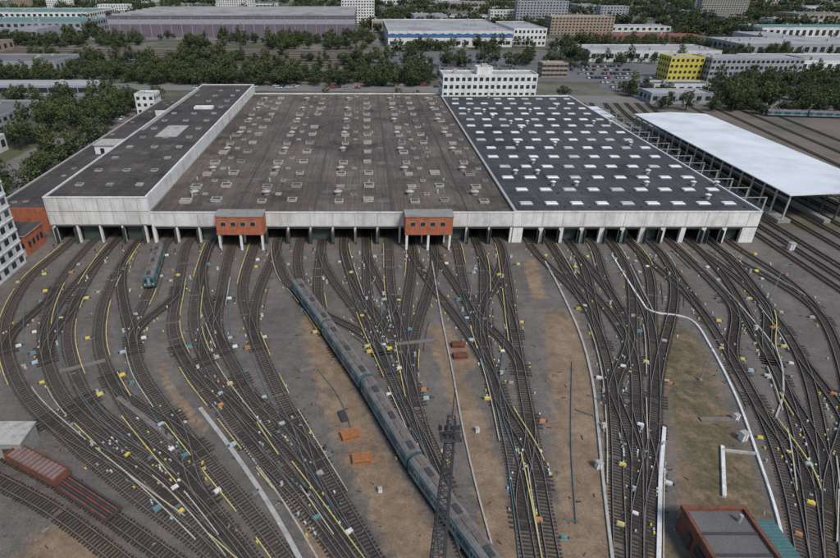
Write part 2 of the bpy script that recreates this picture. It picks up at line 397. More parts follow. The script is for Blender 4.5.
# ------------------------------------------------------------ depot
dp=empty("train_depot",(0,0,0))
def hall(name,x0,x1,yb,h,roofm,bays,lint,colw,wallm):
    b=MB()
    b.box(x0,x1,YF,yb,h-.6,h,whitewall,roofm)
    b.box(x0,x1,YF-.5,YF-.003,lint,h+.35,wallm)
    b.box(x0,x1,YF-.65,YF-.503,h+.1,h+.5,white)
    b.box(x0,x1,YF-.6,YF-.503,lint+.02,lint+.35,concrete)
    b.box(x0,x0+.4,YF+.0,yb,0,h-.603,wallm); b.box(x1-.4,x1,YF,yb,0,h-.603,wallm); b.box(x0+.4,x1-.4,yb-.4,yb-.003,0,h-.603,wallm)
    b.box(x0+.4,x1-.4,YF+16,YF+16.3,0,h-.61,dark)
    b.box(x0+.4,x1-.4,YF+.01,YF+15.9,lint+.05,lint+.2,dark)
    b.obj(name,dp)
    c=MB()
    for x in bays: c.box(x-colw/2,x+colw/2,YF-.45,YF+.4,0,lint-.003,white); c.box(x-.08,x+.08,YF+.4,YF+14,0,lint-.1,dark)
    for a,bb in zip(bays,bays[1:]):
        for x in (a+colw/2+.12,bb-colw/2-.12):
            if R.random()<.6: c.box(x-.06,x+.06,YF-1.9,YF-.46,.15,lint-.5,green_door)
        if R.random()<.2: c.box(a+colw/2+.02,bb-colw/2-.02,YF+1.6,YF+1.7,.15,lint-.05,green_door)
        c.box(a+colw/2,bb-colw/2,YF-.3,YF-.2,lint-.6,lint-.003,steel_dark)
    c.obj(name+"_gates",dp)
hall("left_hall",-85.3,-57.5,312,13,roof_left,bays_left,5.2,.5,whitewall)
hall("middle_hall",-57.497,41.5,310,8.7,roof_mid,bays_mid,4.7,.5,whitewall)
hall("right_hall",41.503,108.4,303,8.9,roof_right,bays_right,4.6,1.3,white)
d=MB()
d.box(-57.4,-56.9,YF-.7,YF-.605,0,8.6,white); d.box(bays_right[-1]+.66,108.4,YF-.45,YF-.01,0,4.59,white); d.box(41.6,bays_right[0]-.66,YF-.45,YF-.01,0,4.59,white)
d.box(-58.1,-57.5,YF,312,13.0,13.45,white); d.box(-85.3,-84.9,YF,312,13.0,13.4,white); d.box(-84.9,-58.1,311.6,312,13,13.5,white)
d.box(-57.45,41.4,309.6,310,8.7,9.3,white); d.box(41.15,41.85,YF,303,8.91,9.45,lightconc); d.box(107.9,108.4,YF,303,8.9,9.4,white); d.box(41.85,107.9,302.6,303,8.9,9.5,white)
for i in range(17): d.box(bays_mid[i]-.05,bays_mid[i]+.05,YF-.53,YF-.503,5.1,8.6,concrete)
for i in range(12): d.box(bays_right[i]-.04,bays_right[i]+.04,YF-.53,YF-.503,5.0,8.8,concrete)
for i in range(8): d.box(-85.0+3.5*i,-84.9+3.5*i,YF-.53,YF-.503,5.6,13.1,concrete)
d.box(-85.2,-57.6,YF-.54,YF-.503,9.2,9.35,concrete)
d.box(-57.49,-57.3,YF+.1,309,8.71,9.3,concrete)
for y in range(150,308,6): d.box(-57.499,-57.44,y,y+.12,9.3,13,lightconc)
d.obj("parapets",dp)
for x0,x1 in ((-38.6,-26.2),(11.5,24)):
    q=MB(); y0,y1=YF-5.5,YF-.68
    q.box(x0,x1,y0,y1,5.0,9.7,brick); q.box(x0-.2,x1+.2,y0-.2,y1-.02,9.703,10.0,concrete); q.box(x0-.1,x1+.1,y0-.1,y1,4.6,4.997,brick)
    for i in range(4):
        xx=x0+1.2+i*(x1-x0-2)/4; q.box(xx,xx+1.5,y0-.06,y0-.003,7.0,8.3,lightconc); q.box(xx+.1,xx+1.4,y0-.09,y0-.062,7.1,8.2,glass)
    for x in (x0+.5,(x0+x1)/2,x1-.5): q.box(x-.3,x+.3,y0+.1,y0+.7,0,4.597,white)
    q.obj("brick_control_room",dp)
v=MB(); vdark=M("vent_dark",(.07,.067,.065),.4,.4)
def vent(b,x,y,z,s=1.0):
    w=1.25*s; side=lightconc if R.random()<.8 else concrete
    b.box(x-w,x+w,y-w*.85,y+w*.85,z,z+.5*s,side)
    b.box(x-w*.75,x+w*.75,y-w*.6,y+w*.6,z+.503*s,z+.62*s,vdark if R.random()<.75 else concrete)
    b.box(x-w-.1,x+w+.1,y-w*.85-.1,y-w*.6,z+.503*s,z+.6*s,side); b.box(x-w-.1,x+w+.1,y+w*.6,y+w*.85+.1,z+.503*s,z+.6*s,side)
cols=[-50,-41.5,-28.5,-20,-6.5,2,15,23.5,34.5]
for j in range(13):
    y=150+j*12.2
    for i,x in enumerate(cols):
        if R.random()<.96: vent(v,x+R.uniform(-.2,.2),y+(i%2)*1.2,8.7,R.uniform(.95,1.25))
        if i%2==0 and R.random()<.7: vent(v,x+4,y+6,8.7,.65)
        if R.random()<.25: v.cyl((x+R.uniform(-3,3),y+R.uniform(3,8)),.3,8.7,R.uniform(9.3,10),lightconc,7)
for x in (-49,-28,-7,14,33):
    for j in range(7):
        y=156+j*23; v.cyl((x,y),.9,8.7,9.8,concrete,10); v.cyl((x,y),1.3,9.8,10.2,lightconc,10,.5)
for x in (-34.8,-13,8.5,29):
    v.box(x-.25,x+.25,YF+1,309,8.7,8.86,vdark)
v.obj("roof_vents",dp)
v=MB(); sk=M("skylight_glass",(.66,.70,.74),.15,.5,rough=.4); sk2=M("skylight_glass_dirty",(.45,.47,.47),.3,.5,rough=.5)
for j in range(14):
    y=148+j*11.3
    for i in range(9):
        x=46+i*7.1+(j%2)*1.6
        if R.random()<.94:
            w=1.7*R.uniform(.9,1.05); l=1.0
            v.box(x-w-.15,x+w+.15,y-l-.15,y+l+.15,8.9,9.2,concrete); v.hexa([(x-w,y-l,9.2),(x+w,y-l,9.2),(x+w,y+l,9.2),(x-w,y+l,9.2),(x-w*.9,y-l*.8,9.42),(x+w*.9,y-l*.8,9.42),(x+w*.9,y+l*.8,9.42),(x-w*.9,y+l*.8,9.42)],sk if R.random()<.7 else sk2)
        if R.random()<.13: v.cyl((x+3.4,y+4),.55,8.9,10.2,lightconc,8); v.cyl((x+3.4,y+4),.9,10.2,10.5,white,8,.3)
        if R.random()<.3: v.box(x+2.8,x+3.4,y-3,y-2.5,8.9,9.4,vdark)
v.obj("skylights",dp)
v=MB()
for j in range(12):
    for x in (-80,-71.5,-63):
        if R.random()<.9: vent(v,x,152+j*13,13,.75)
v.box(-76,-68,205,222,13,13.12,lightconc); v.box(-74,-66,252,256,13,13.9,white); v.box(-84.6,-83.2,215,300,13,13.2,concrete)
v.obj("roof_fittings",dp)
a=MB(); a.box(-106,-85.32,150,305,0,6.6,concrete,roof_left); a.box(-106.2,-105.6,150,305,6.6,7.0,lightconc); a.box(-106,-85.4,149.6,149.99,0,7,brick)
a.box(-99,-90,205,213,6.6,9.8,white); a.box(-99.4,-89.6,204.6,213.4,9.8,10.1,lightconc); a.box(-97,-95.5,204.9,204.99,6.7,8.8,glass)
a.box(-97,-91,268,280,6.6,9.2,white,roof_left)
for i in range(22): 
    x,y=R.uniform(-104,-88),R.uniform(154,300)
    if not (-101<x<-88 and 203<y<215): vent(a,x,y,6.6,.5)
a.obj("annex",dp)
a=MB(); a.box(-97,-88,133,142,0,5.6,brick,roof_left)
for i in range(4): a.box(-87.997,-87.94,134+i*2,135.1+i*2,2,3.6,glass); a.box(-96+i*2.1,-94.8+i*2.1,132.94,132.997,2,3.6,glass)
a.box(-97.3,-87.7,132.7,142.3,5.603,5.9,lightconc,roof_left); a.obj("brick_gatehouse")
# ------------------------------------------------------------ buildings
def building(name,x0,x1,y0,y1,h,wall,roofm,floors=3,wins=True,pitch=4.0,stripe=None,ww=.55,side=True,parapet=True):
    e=empty(name,((x0+x1)/2,(y0+y1)/2,0)); cx,cy=(x0+x1)/2,(y0+y1)/2
    b=MB(); b.box(x0-cx,x1-cx,y0-cy,y1-cy,-.1,h,wall,roofm)
    if parapet:
        t=.4; X0_,X1_,Y0_,Y1_=x0-cx-.05,x1-cx+.05,y0-cy-.05,y1-cy+.05
        b.box(X0_,X1_,Y0_,Y0_+t,h-.3,h+.7,wall); b.box(X0_,X1_,Y1_-t,Y1_,h-.3,h+.7,wall); b.box(X0_,X0_+t,Y0_+t,Y1_-t,h-.3,h+.697,wall); b.box(X1_-t,X1_,Y0_+t,Y1_-t,h-.3,h+.697,wall)
    b.obj("walls",e)
    w=MB(); fh=h/floors
    if stripe: w.box(x0-cx-.09,x1-cx+.09,y0-cy-.12,y0-cy-.052,h*.62,h*.85,stripe)
    rr=random.Random(int(x0*7+y0)); band=rr.random()<.35 and floors<4
    if wins:
        for k in range(floors):
            z0=k*fh+fh*.3; z1=k*fh+fh*.78
            nn=max(2,int((x1-x0)/pitch)); wq=pitch*(.92 if band else ww)/2
            for i in range(nn):
                xx=x0-cx+(i+.5)*(x1-x0)/nn; w.box(xx-wq,xx+wq,y0-cy-.05,y0-cy-.003,z0,z1,glass)
            if side:
                sx=(x1-cx+.003,x1-cx+.05) if cx<0 else (x0-cx-.05,x0-cx-.003)
                nn=max(2,int((y1-y0)/pitch))
                for i in range(nn):
                    yy=y0-cy+(i+.5)*(y1-y0)/nn; ww_=pitch*ww/2; w.box(sx[0],sx[1],yy-ww_,yy+ww_,z0,z1,glass)
    for i in range(max(1,int((x1-x0)*(y1-y0)/700))):
        if i>60: break
        xx=rr.uniform(x0-cx+2,x1-cx-4);yy=rr.uniform(y0-cy+2,y1-cy-4); s=rr.uniform(1,3.0); w.box(xx,xx+s,yy,yy+s,h+.003,h+rr.uniform(.8,2.2),lightconc)
    if w.f: w.obj("windows",e)
    keep.append((x0-3,x1+3,y0-6,y1+3)); return e
keep=[(-110,112,140,318),(112,162,120,340)]
grey=M("grey_panel",(.30,.31,.33)); purple=M("mauve_cladding",(.15,.12,.155),.2,.05,streak=True); ltroof=M("light_roof",(.32,.32,.325),.35,.04,c2=(.19,.19,.19)); dkroof=M("dark_roof",(.14,.134,.13),.3,.05)
yel=M("yellow_render",(.52,.44,.07),.15); beige=M("beige_brick",(.31,.24,.18)); blue=M("blue_cladding",(.05,.14,.33),.2); tealroof=M("teal_roof",(.10,.20,.18)); redroof=M("red_roof",(.22,.09,.065)); mauveroof=M("mauve_roof",(.25,.235,.26),.3,.03)
building("office_building",42,91,304,319,19.0,white,ltroof,5,pitch=3.0,ww=.6)
building("stair_tower",60,68,308,316,22,white,ltroof,2,wins=False)
building("apartment_building",-112,-87,92,129.6,25,whitewall,dkroof,8,pitch=3.2,ww=.55)
bb=MB()
for k in range(1,8): bb.box(12.56,12.8,-18.8,18.7,k*25/8-.15,k*25/8+.1,white)
bb.obj("floor_band",bpy.data.objects["apartment_building"])
building("industrial_hall",-290,-8,700,890,22,purple,mauveroof,1,wins=False,stripe=grey)
q=MB()
for i in range(24): q.box(-140+i*11.8,-139.4+i*11.8,-95.4,-95.06,0,21,grey)
for i in range(7): q.box(-141,141,-80+i*26,-76+i*26,22.003,23.6,ltroof)
q.obj("ribs",bpy.data.objects["industrial_hall"])
building("warehouse",26,150,604,765,14,white,ltroof,2,pitch=8,stripe=blue)
building("warehouse",152,185,610,700,16,white,ltroof,3,pitch=4)
building("yellow_building",210,233,405,422,15,yel,ltroof,4,pitch=3,ww=.6)
building("grey_office_building",234,296,398,418,15,grey,ltroof,4,pitch=3.2,ww=.65)
building("brick_apartment_building",225,300,730,760,19,beige,ltroof,6,pitch=4)
building("long_shed",255,360,650,668,7,redroof,redroof,1,pitch=6,parapet=False)
building("white_tower_block",-30,18,905,960,30,white,ltroof,8,pitch=4)
building("factory_shed",-285,-222,430,470,9,grey,dkroof,1,pitch=6)
building("factory_shed",-250,-160,352,372,6,grey,ltroof,1,pitch=6,parapet=False)
building("factory_shed",-500,-330,720,800,14,grey,tealroof,2,pitch=8)
building("factory_shed",-700,-400,900,1010,14,white,tealroof,2,pitch=8)
building("factory_shed",-200,-168,250,300,7,grey,dkroof,2,pitch=5)
building("factory_shed",-175,-150,205,235,6,white,dkroof,1,pitch=5)
building("factory_shed",-560,-340,560,590,8,beige,dkroof,1,pitch=8)
building("small_office",-118,-108,300,310,10,white,ltroof,3,pitch=3)
building("small_office",128,146,420,432,9,beige,ltroof,3,pitch=3)
building("small_shed",165,200,330,345,5,grey,ltroof,1,pitch=5)
building("small_shed",180,215,360,372,5,whitewall,dkroof,1,pitch=5)
building("factory_shed",300,400,440,480,8,white,ltroof,1,pitch=6)
building("factory_shed",320,420,350,378,7,grey,dkroof,1,pitch=6)
building("factory_shed",190,300,500,545,8,whitewall,ltroof,1,pitch=7)
building("factory_shed",340,480,540,600,9,grey,ltroof,1,pitch=7)
rr=random.Random(3)
def hits(x0,x1,y0,y1):
    return any(x0<k[1] and x1>k[0] and y0<k[3] and y1>k[2] for k in keep)
cnt=0
for _ in range(1400):
    y=520+2400*rr.random()**1.2; x=rr.uniform(-1.05,1.1)*y*.85
    tall=rr.random()<.35 and y>800
    w,dp_,h=(rr.uniform(20,80),rr.uniform(14,20),rr.uniform(15,36)) if tall else (rr.uniform(25,150),rr.uniform(18,70),rr.uniform(6,13))
    if y<760 and -330<x<210: continue
    if hits(x,x+w,y,y+dp_): continue
    nm="apartment_building" if tall else "factory_shed"
    building(nm,x,x+w,y,y+dp_,h,rr.choice([white,grey,beige,whitewall,concrete,grey]),rr.choice([ltroof,dkroof,ltroof,dkroof,tealroof,redroof,mauveroof]),max(1,int(h/3.2)) if tall else 1,pitch=4 if tall else 7,side=False,parapet=tall)
    cnt+=1
    if cnt>150: break
# ------------------------------------------------------------ platform canopy right
e=empty("station_canopy",(0,0,0)); c=MB(); cw=M("canopy_white",(.64,.67,.70),.2,.08,c2=(.52,.55,.57))
x0,x1,y0,y1=126,157,155,262
xm=(x0+x1)/2
for i in range(13):
    ya=y0+i*(y1-y0)/13; yb_=y0+(i+1)*(y1-y0)/13-.12
    for a,za,b2,zb in ((x0-1,8.6,xm,9.4),(xm+.002,9.4,x1+1,8.6)):
        c.hexa([(a,ya,za),(b2,ya,zb),(b2,yb_,zb),(a,yb_,za),(a,ya,za+.3),(b2,ya,zb+.3),(b2,yb_,zb+.3),(a,yb_,za+.3)],cw)
c.obj("roof",e)
c=MB()
for x in (x0,xm,x1):
    for i in range(19):
        y=y0+1+i*(y1-y0-2)/18
        c.box(x-.2,x+.2,y-.2,y+.2,0,8.5,lightconc if x==x0 else steel_dark)
        if i<18:
            yn=y0+1+(i+1)*(y1-y0-2)/18
            c.beam((x,y,6.9),(x,yn,6.9),.2,lightconc if x==x0 else steel_dark); c.beam((x,y,8.3),(x,yn,8.3),.25,steel_dark); c.beam((x,y,6.9),(x,(y+yn)/2,8.3),.12,steel_dark); c.beam((x,(y+yn)/2,8.3),(x,yn,6.9),.12,steel_dark)
            if x==x0: c.beam((x,y,3.3),(x,yn,3.3),.15,steel_dark)
for i in range(19):
    y=y0+1+i*(y1-y0-2)/18; c.beam((x0,y,8.2),(x1,y,8.2),.25,steel_dark)
c.obj("frame",e)
c=MB(); c.box(124.3,128,y0,y1+30,0,1.1,concrete); c.box(138.1,140,y0,y1+30,0,1.1,concrete); c.obj("platform",e)
c=MB()
for i in range(16):
    y=158+i*8.6
    for x in (111.5,120.5): c.box(x-.18,x+.18,y-.18,y+.18,0,7.2,lightconc)
    c.beam((111.5,y,7.1),(120.5,y,7.1),.22,concrete)
    if i<15:
        for x in (111.5,120.5): c.beam((x,y,6.9),(x,y+8.6,6.9),.2,steel_dark)
c.obj("steel_gantry")
c=MB(); c.box(110,121,272,296,5.0,5.25,cw)
for x in (111,120):
    for y in (274,284,294): c.box(x-.12,x+.12,y-.12,y+.12,0,5,steel_dark)
c.obj("small_canopy")
# ------------------------------------------------------------ metro trains
body=M("train_blue",(.065,.135,.155),.3,.4,rough=.45); bodyl=M("train_light_band",(.19,.27,.285),.2,.5,rough=.5)
troof=M("train_roof",(.165,.16,.155),.4,.5,c2=(.085,.08,.076)); troofr=M("train_roof_ridge",(.15,.115,.098),.4,.6,c2=(.09,.08,.075))
def metrocar(cab=False):
    b=MB(); L=18.9
    prof=[(-1.3,.75),(-1.36,1.1),(-1.36,2.75),(-1.25,3.15),(-.95,3.42),(-.45,3.6),(.45,3.6),(.95,3.42),(1.25,3.15),(1.36,2.75),(1.36,1.1),(1.3,.75)]
    ms=[body,body,body,troof,troof,troofr,troof,troof,body,body,body]
    n=len(prof)
    xs=[-L/2,-L/2+.25,L/2-.25,L/2]; sc=[.93,1,1,.93]
    k=len(b.v)
    for x,s in zip(xs,sc):
        for y,z in prof: b.v.append((x,y*s,.75+(z-.75)*(s*.3+.7)))
    for i in range(3):
        for j in range(n-1):
            b.f.append((k+i*n+j,k+i*n+j+1,k+(i+1)*n+j+1,k+(i+1)*n+j)); b.mi.append(b.m(ms[j]))
    b.f.append(tuple(k+j for j in range(n))); b.mi.append(b.m(body)); b.f.append(tuple(k+3*n+j for j in range(n-1,-1,-1))); b.mi.append(b.m(body))
    for s in (-1,1):
        y0,y1=sorted((s*1.363,s*1.38))
        b.box(-L/2+.4,L/2-.4,y0,y1,1.15,1.45,bodyl)
        doorx=[-6.9,-2.3,2.3,6.9]
        for dx in doorx:
            b.box(dx-.65,dx+.65,*sorted((s*1.363,s*1.395)),1.0,2.72,bodyl)
            for q in (-.32,.32): b.box(dx+q-.2,dx+q+.2,*sorted((s*1.396,s*1.41)),1.75,2.5,glass)
        for dx in (-8.6,-5.3,-3.9,-.7,.7,3.9,5.3,8.6):
            b.box(dx-.5,dx+.5,*sorted((s*1.363,s*1.39)),1.7,2.5,glass)
    for i in range(31):
        x=-L/2+.5+i*.6
        for (ya,za),(yb,zb) in (((-1.25,3.16),(-.45,3.6)),((.45,3.6),(1.25,3.16))):
            b.beam((x,ya,za+.02),(x,(ya+yb)/2,(3.42+.06)),.06,troof); b.beam((x,(ya+yb)/2,3.48),(x,yb,zb+.02),.06,troof)
    for i in range(8):
        x=-L/2+1.4+i*2.3; b.box(x-.8,x+.8,-.42,.42,3.6,3.78,steel_dark if i%3==1 else troofr)
    b.box(-L/2+1,L/2-1,-1.1,1.1,.45,.75,steel_dark)
    for bx in (-6.3,6.3):
        b.box(bx-1.6,bx+1.6,-1.15,1.15,.45,.7,steel_dark)
        for wx in (-1.05,1.05):
            for s in (-1,1):
                n0=len(b.v); kk=b.m(steel_dark)
                for t in (-.07,.07):
                    for a in range(10): b.v.append((bx+wx+.42*math.cos(a*.628),s*.78+t,.70+.42*math.sin(a*.628)))
                b.f.append(tuple(n0+a for a in range(10)));b.mi.append(kk);b.f.append(tuple(n0+19-a for a in range(10)));b.mi.append(kk)
                for a in range(10): b.f.append((n0+a,n0+(a+1)%10,n0+10+(a+1)%10,n0+10+a));b.mi.append(kk)
    for s in (-1,1):
        b.box(*sorted((s*(L/2),s*(L/2+.35))),-.3,.3,.8,1.1,steel_dark)
        xa,xb=sorted((s*(L/2+.003),s*(L/2+.03)))
        if cab:
            b.box(xa,xb,-1.05,-.38,1.85,2.75,glass); b.box(xa,xb,.38,1.05,1.85,2.75,glass); b.box(xa,xb,-.3,.3,1.0,2.9,bodyl)
            for y in (-.9,.9): b.box(xa,xb+.02,y-.15,y+.15,1.25,1.45,white)
        else: b.box(xa,xb,-.4,.4,1.0,2.8,steel_dark)
    return b.mesh("metro_car")
cm,cc=metrocar(),metrocar(True)
def train(key,start,ncar):
    s=tracks[key]; e=empty("metro_train",(0,0,0))
    for i in range(ncar):
        a=start+i*19.6+3; b2=start+i*19.6+16
        ia,ib=int(a/.6),int(b2/.6)
        if ib>=len(s): break
        p,q=s[ia],s[ib]; cx,cy=(p[0]+q[0])/2,(p[1]+q[1])/2
        inst("car",cc if i in (0,ncar-1) else cm,(cx,cy,.1),math.atan2(q[1]-p[1],q[0]-p[0]),1,e)
sT=tracks['T']; y0_=G(303,285,2.2)[1]; i0=min(range(len(sT)),key=lambda i:abs(sT[i][1]-y0_))
train('T',i0*.6,5)
s4=tracks['4']; ye=G(152,288,1)[1]; i1=min(range(len(s4)),key=lambda i:abs(s4[i][1]-ye)); train('4',i1*.6-19.3,1)
e=empty("metro_train",(0,0,0))
for k in range(3): inst("car",cm,(220+k*19.4,296-k*2.9,0),-.15,1,e)
def wagon(full):
    b=MB(); L=11; W=1.35; c=rust if full else steel_dark
    b.box(-L/2,L/2,-W,W,.9,1.1,c)
    if full:
        for s in (-1,1): b.box(-L/2,L/2,*sorted((s*W,s*(W-.1))),1.1,2.3,rust)
        for s in (-1,1): b.box(*sorted((s*L/2,s*(L/2-.1))),-W+.1,W-.1,1.1,2.3,rust)
        pk=M("dusty_pink_load",(.22,.15,.13))
        for i in range(12): b.box(-L/2+.3+i*.88,-L/2+.9+i*.88,-W+.12,W-.12,1.1,2.0+.05*(i%2),pk)
    else:
        for i in range(6): b.box(-L/2+.2,L/2-.2,-W+.15+i*.42,-W+.4+i*.42,1.1,1.35+.08*(i%3),steel_dark if i%2 else rust)
    for bx in (-3.6,3.6):
        b.box(bx-1,bx+1,-1,1,.5,.9,steel_dark)
        for wx in (-.7,.7): b.box(bx+wx-.3,bx+wx+.3,-.85,.85,.28,.85,steel_dark)
    for s in (-1,1): b.box(*sorted((s*L/2,s*(L/2+.4))),-.15,.15,.75,1.0,steel_dark)
    return b.mesh("wagon")
s=tracks['s1']
for uu,f in ((38,True),(88,False)):
    gx=G(uu,445+(uu-15)*.55+12,1)[0]; i=min(range(len(s)),key=lambda i:abs(s[i][0]-gx)); i=max(10,min(len(s)-11,i)); q=s[i]
    inst("gondola_wagon" if f else "flat_wagon",wagon(f),(q[0],q[1],.2),math.atan2(q[3],q[2]))
b=MB(); x,y=G(5,452); b.box(x-9,x+4,y-1.5,y+3,0,3.2,concrete,dkroof); b.box(x+1,x+3,y-1.56,y-1.503,.1,2.2,steel_dark); b.box(x-9.2,x+4.2,y-1.7,y+3.2,3.2,3.45,lightconc); b.obj("concrete_shed")
b=MB(); b.box(42.5,50.5,38,50.5,0,3.6,rust,dkroof)
for a in ((42.3,50.7,50.1,50.7),(42.3,50.7,37.8,38.3)): b.box(a[0],a[1],a[2],a[3],3.4,4.1,rust)
for a in ((42.3,42.8),(50.2,50.7)): b.box(a[0],a[1],38.3,50.1,3.4,4.097,rust)
for yy in (46.5,43.5,40.5): b.box(42.8,50.2,yy,yy+.35,3.6,3.75,steel_dark)
b.box(44.5,46.5,50.7,50.75,1,2.5,glass); b.box(42.24,42.29,43,46,1.1,2.5,glass); b.box(42.24,42.29,47,48.2,.1,2.3,steel_dark)
b.box(42.44,42.497,41,42,1,2.4,white); b.cyl((48.8,48.5),.25,3.6,4.8,lightconc,8); b.obj("brick_hut")
b=MB(); x,y=G(770,552); b.box(x-1.6,x+1.6,y-3,y+3,.2,2.3,M("teal_container",(.05,.14,.135)))
for i in range(12): b.box(x-1.65,x-1.603,y-2.9+i*.5,y-2.7+i*.5,.3,2.2,teal); b.box(x-1.5,x+1.5,y-2.9+i*.5,y-2.75+i*.5,2.303,2.34,pipec)
for s_ in (-1,1): b.box(x-1.5,x+1.5,y+s_*2.4-.2,y+s_*2.4+.2,0,.2,steel_dark)
b.obj("storage_container")
def crate(u,v,l,w,h,mat,a):
    b=MB(); 
    for i in range(3): b.box(-l/2,l/2,-w/2+i*(w-.2)/2,-w/2+.2+i*(w-.2)/2,0,.18,mat)
    nn=int(l/.35)
    for k in range(max(1,int(h/.35))):
        z=.18+k*.35
        if k%2==0:
            for i in range(nn): b.box(-l/2+i*l/nn,-l/2+(i+.72)*l/nn,-w/2,w/2,z,z+.3,mat)
        else:
            for i in range(int(w/.35)): b.box(-l/2,l/2,-w/2+i*.35,-w/2+i*.35+.24,z,z+.33,mat)
    x,y=G(u,v); b.obj("timber_stack",None,(x,y,0.02),a)
crate(350,436,3.0,1.9,.9,wood,.35); crate(362,460,3.1,1.8,.9,wood,.15); crate(458,346,2.6,1.5,.7,rust,.05); crate(460,357,2.8,1.5,.7,rust,.1); crate(343,417,2.6,1.2,.4,steel_dark,1.9)
for u,v,s_ in ((742,440,1.7),(735,420,1.3),(598,468,1.4),(662,446,.9),(380,492,.9),(477,432,1.0),(603,428,1.),(755,330,1.1),(790,250,2.2)):
    inst("relay_cabinet",wcab,G(u,v)+(0,),R.uniform(0,.4),s_)
b=MB(); 
for _ in range(420):
    u,v=R.uniform(0,840),R.uniform(265,565); x,y=G(u,v); a=R.uniform(0,3.14); d_=(math.cos(a),math.sin(a))
    b.obox((x,y),d_,R.uniform(.15,1.0),R.uniform(.06,.2),0,R.uniform(.05,.15),R.choice([rust,concrete,concrete,steel_dark,steel_dark,sleeper,rail_side]))
b.obj("track_debris")
b=MB()
for _ in range(30):
    k=R.choice(main); s=tracks[k]; i=R.randint(30,max(31,len(s)-30)); seg=s[i:i+20:2]
    if len(seg)>3: b.ribbon(seg,R.choice((-2.1,2.1,2.3)),.12,.0,.16,rail_side)
b.obj("spare_rails")
b=MB()
for _ in range(800):
    k=R.choice(main); s=tracks[k]; q=R.choice(s[20:]) if len(s)>25 else s[0]; o=R.choice((-1,1))*R.uniform(1.6,2.1)
    if q[1]>YF-5: continue
    b.obox((q[0]-q[3]*o,q[1]+q[2]*o),(q[2],q[3]),R.uniform(.2,.45),.22,0,R.uniform(.2,.45),R.choice([palebl,brighty,brighty,yellow,white,white,paleyel,lightconc,palebl,teal]))
b.obj("track_fittings")
def pole(u,v,h=9):
    x,y=G(u,v); b=MB(); b.cyl((0,0),.35,0,.3,concrete,8); b.cyl((0,0),.11,.3,h,concrete,8,.06)
    b.beam((0,0,h-.1),(1.3,0,h+.2),.07,concrete)
    b.box(.95,1.65,-.13,.13,h+.12,h+.28,steel_dark)
    b.obj("light_pole",None,(x,y,0),R.uniform(-.2,.2))
for u,v in ((470,300),(700,380),(770,300)): pole(u,v)
# ------------------------------------------------------------ lattice mast
e=empty("lattice_mast",(7.6,35.8,0)); b=MB(); hh=33
def wz(z): return .62*(1-z/hh)+.3
zs=[0]; 
while zs[-1]<hh: zs.append(min(hh,zs[-1]+max(.9,wz(zs[-1])*1.6)))
for z,zn in zip(zs,zs[1:]):
    a,c_=wz(z),wz(zn); P0=[(-a,-a,z),(a,-a,z),(a,a,z),(-a,a,z)]; P1=[(-c_,-c_,zn),(c_,-c_,zn),(c_,c_,zn),(-c_,c_,zn)]
    for i in range(4):
        b.beam(P0[i],P1[i],.10,steel_dark); b.beam(P0[i],P1[(i+1)%4],.055,steel_dark); b.beam(P1[i],P1[(i+1)%4],.055,steel_dark)
b.obj("lattice",e)
b=MB(); b.box(-.9,.9,-.6,.6,hh-2.2,hh-2.1,steel_dark); b.beam((0,0,hh),(0,0,hh+3.2),.08,steel_dark)
for i in range(4):
    x=-.8+i*.53; b.box(x-.15,x+.15,.6,.85,hh-2.0,hh-1.6,steel_dark)
for s_ in (-1,1): b.beam((s_*.9,-.6,hh-2.1),(s_*.9,-.6,hh-1.1),.05,steel_dark); b.beam((s_*.9,.6,hh-2.1),(s_*.9,.6,hh-1.1),.05,steel_dark)
b.beam((-.9,-.6,hh-1.1),(.9,-.6,hh-1.1),.05,steel_dark)
b.obj("floodlights",e)
# ------------------------------------------------------------ background ground cover
paved=M("paved_lot",(.18,.172,.162),.35,.03)
sheet("car_park",[(384,80),(600,82),(590,52),(384,50)],asphalt)
sheet("car_park",[(600,90),(665,90),(660,62),(598,62)],asphalt)
sheet("road",[(-300,87),(440,92),(440,86),(-300,80)],paved)
sheet("road",[(540,102),(1100,112),(1100,103),(540,95)],paved)
sheet("road",[(-300,38),(1100,44),(1100,41),(-300,35)],paved)
sheet("railway_ground",[(-300,66),(385,72),(385,50),(-300,44)],M("ballast_far",(.15,.12,.098),.3,.05))
sheet("depot_apron",[(-140,148),(-108,148),(-108,315),(-140,320)],M("apron_dirt",(.17,.15,.13),.4,.08),True)
sheet("grass_verge",[(-240,150),(-141,150),(-141,330),(-330,330)],grassm,True)
sheet("road",[(112,335),(420,335),(420,345),(112,345)],paved,True)
sheet("paved_yard",[(240,345),(420,345),(430,395),(250,395)],paved,True)
sheet("open_ground",[(163,150),(330,150),(330,325),(163,325)],M("rail_dirt",(.14,.115,.092),.4,.05,c2=(.065,.075,.04)),True)
b=MB()
for i in range(9):
    xa,ya=G(-300,47+i*1.7); xb,yb=G(385,52+i*1.8); s=resample([Vector((xa,ya)),Vector((xb,yb))],30); 
    if len(s)>1:
        b.ribbon(s,0,2.4,-.02,.12+i*.001,sleeper); b.ribbon(s,.8,.25,.13,.3,rail_side); b.ribbon(s,-.8,.25,.13,.3,rail_side)
for x in range(168,215,12):
    s=resample([Vector((x,150)),Vector((x+15,320))],10); b.ribbon(s,0,2.0,-.02,.12,sleeper); b.ribbon(s,.8,.15,.13,.3,rail_side); b.ribbon(s,-.8,.15,.13,.3,rail_side)
b.obj("distant_railway_track")
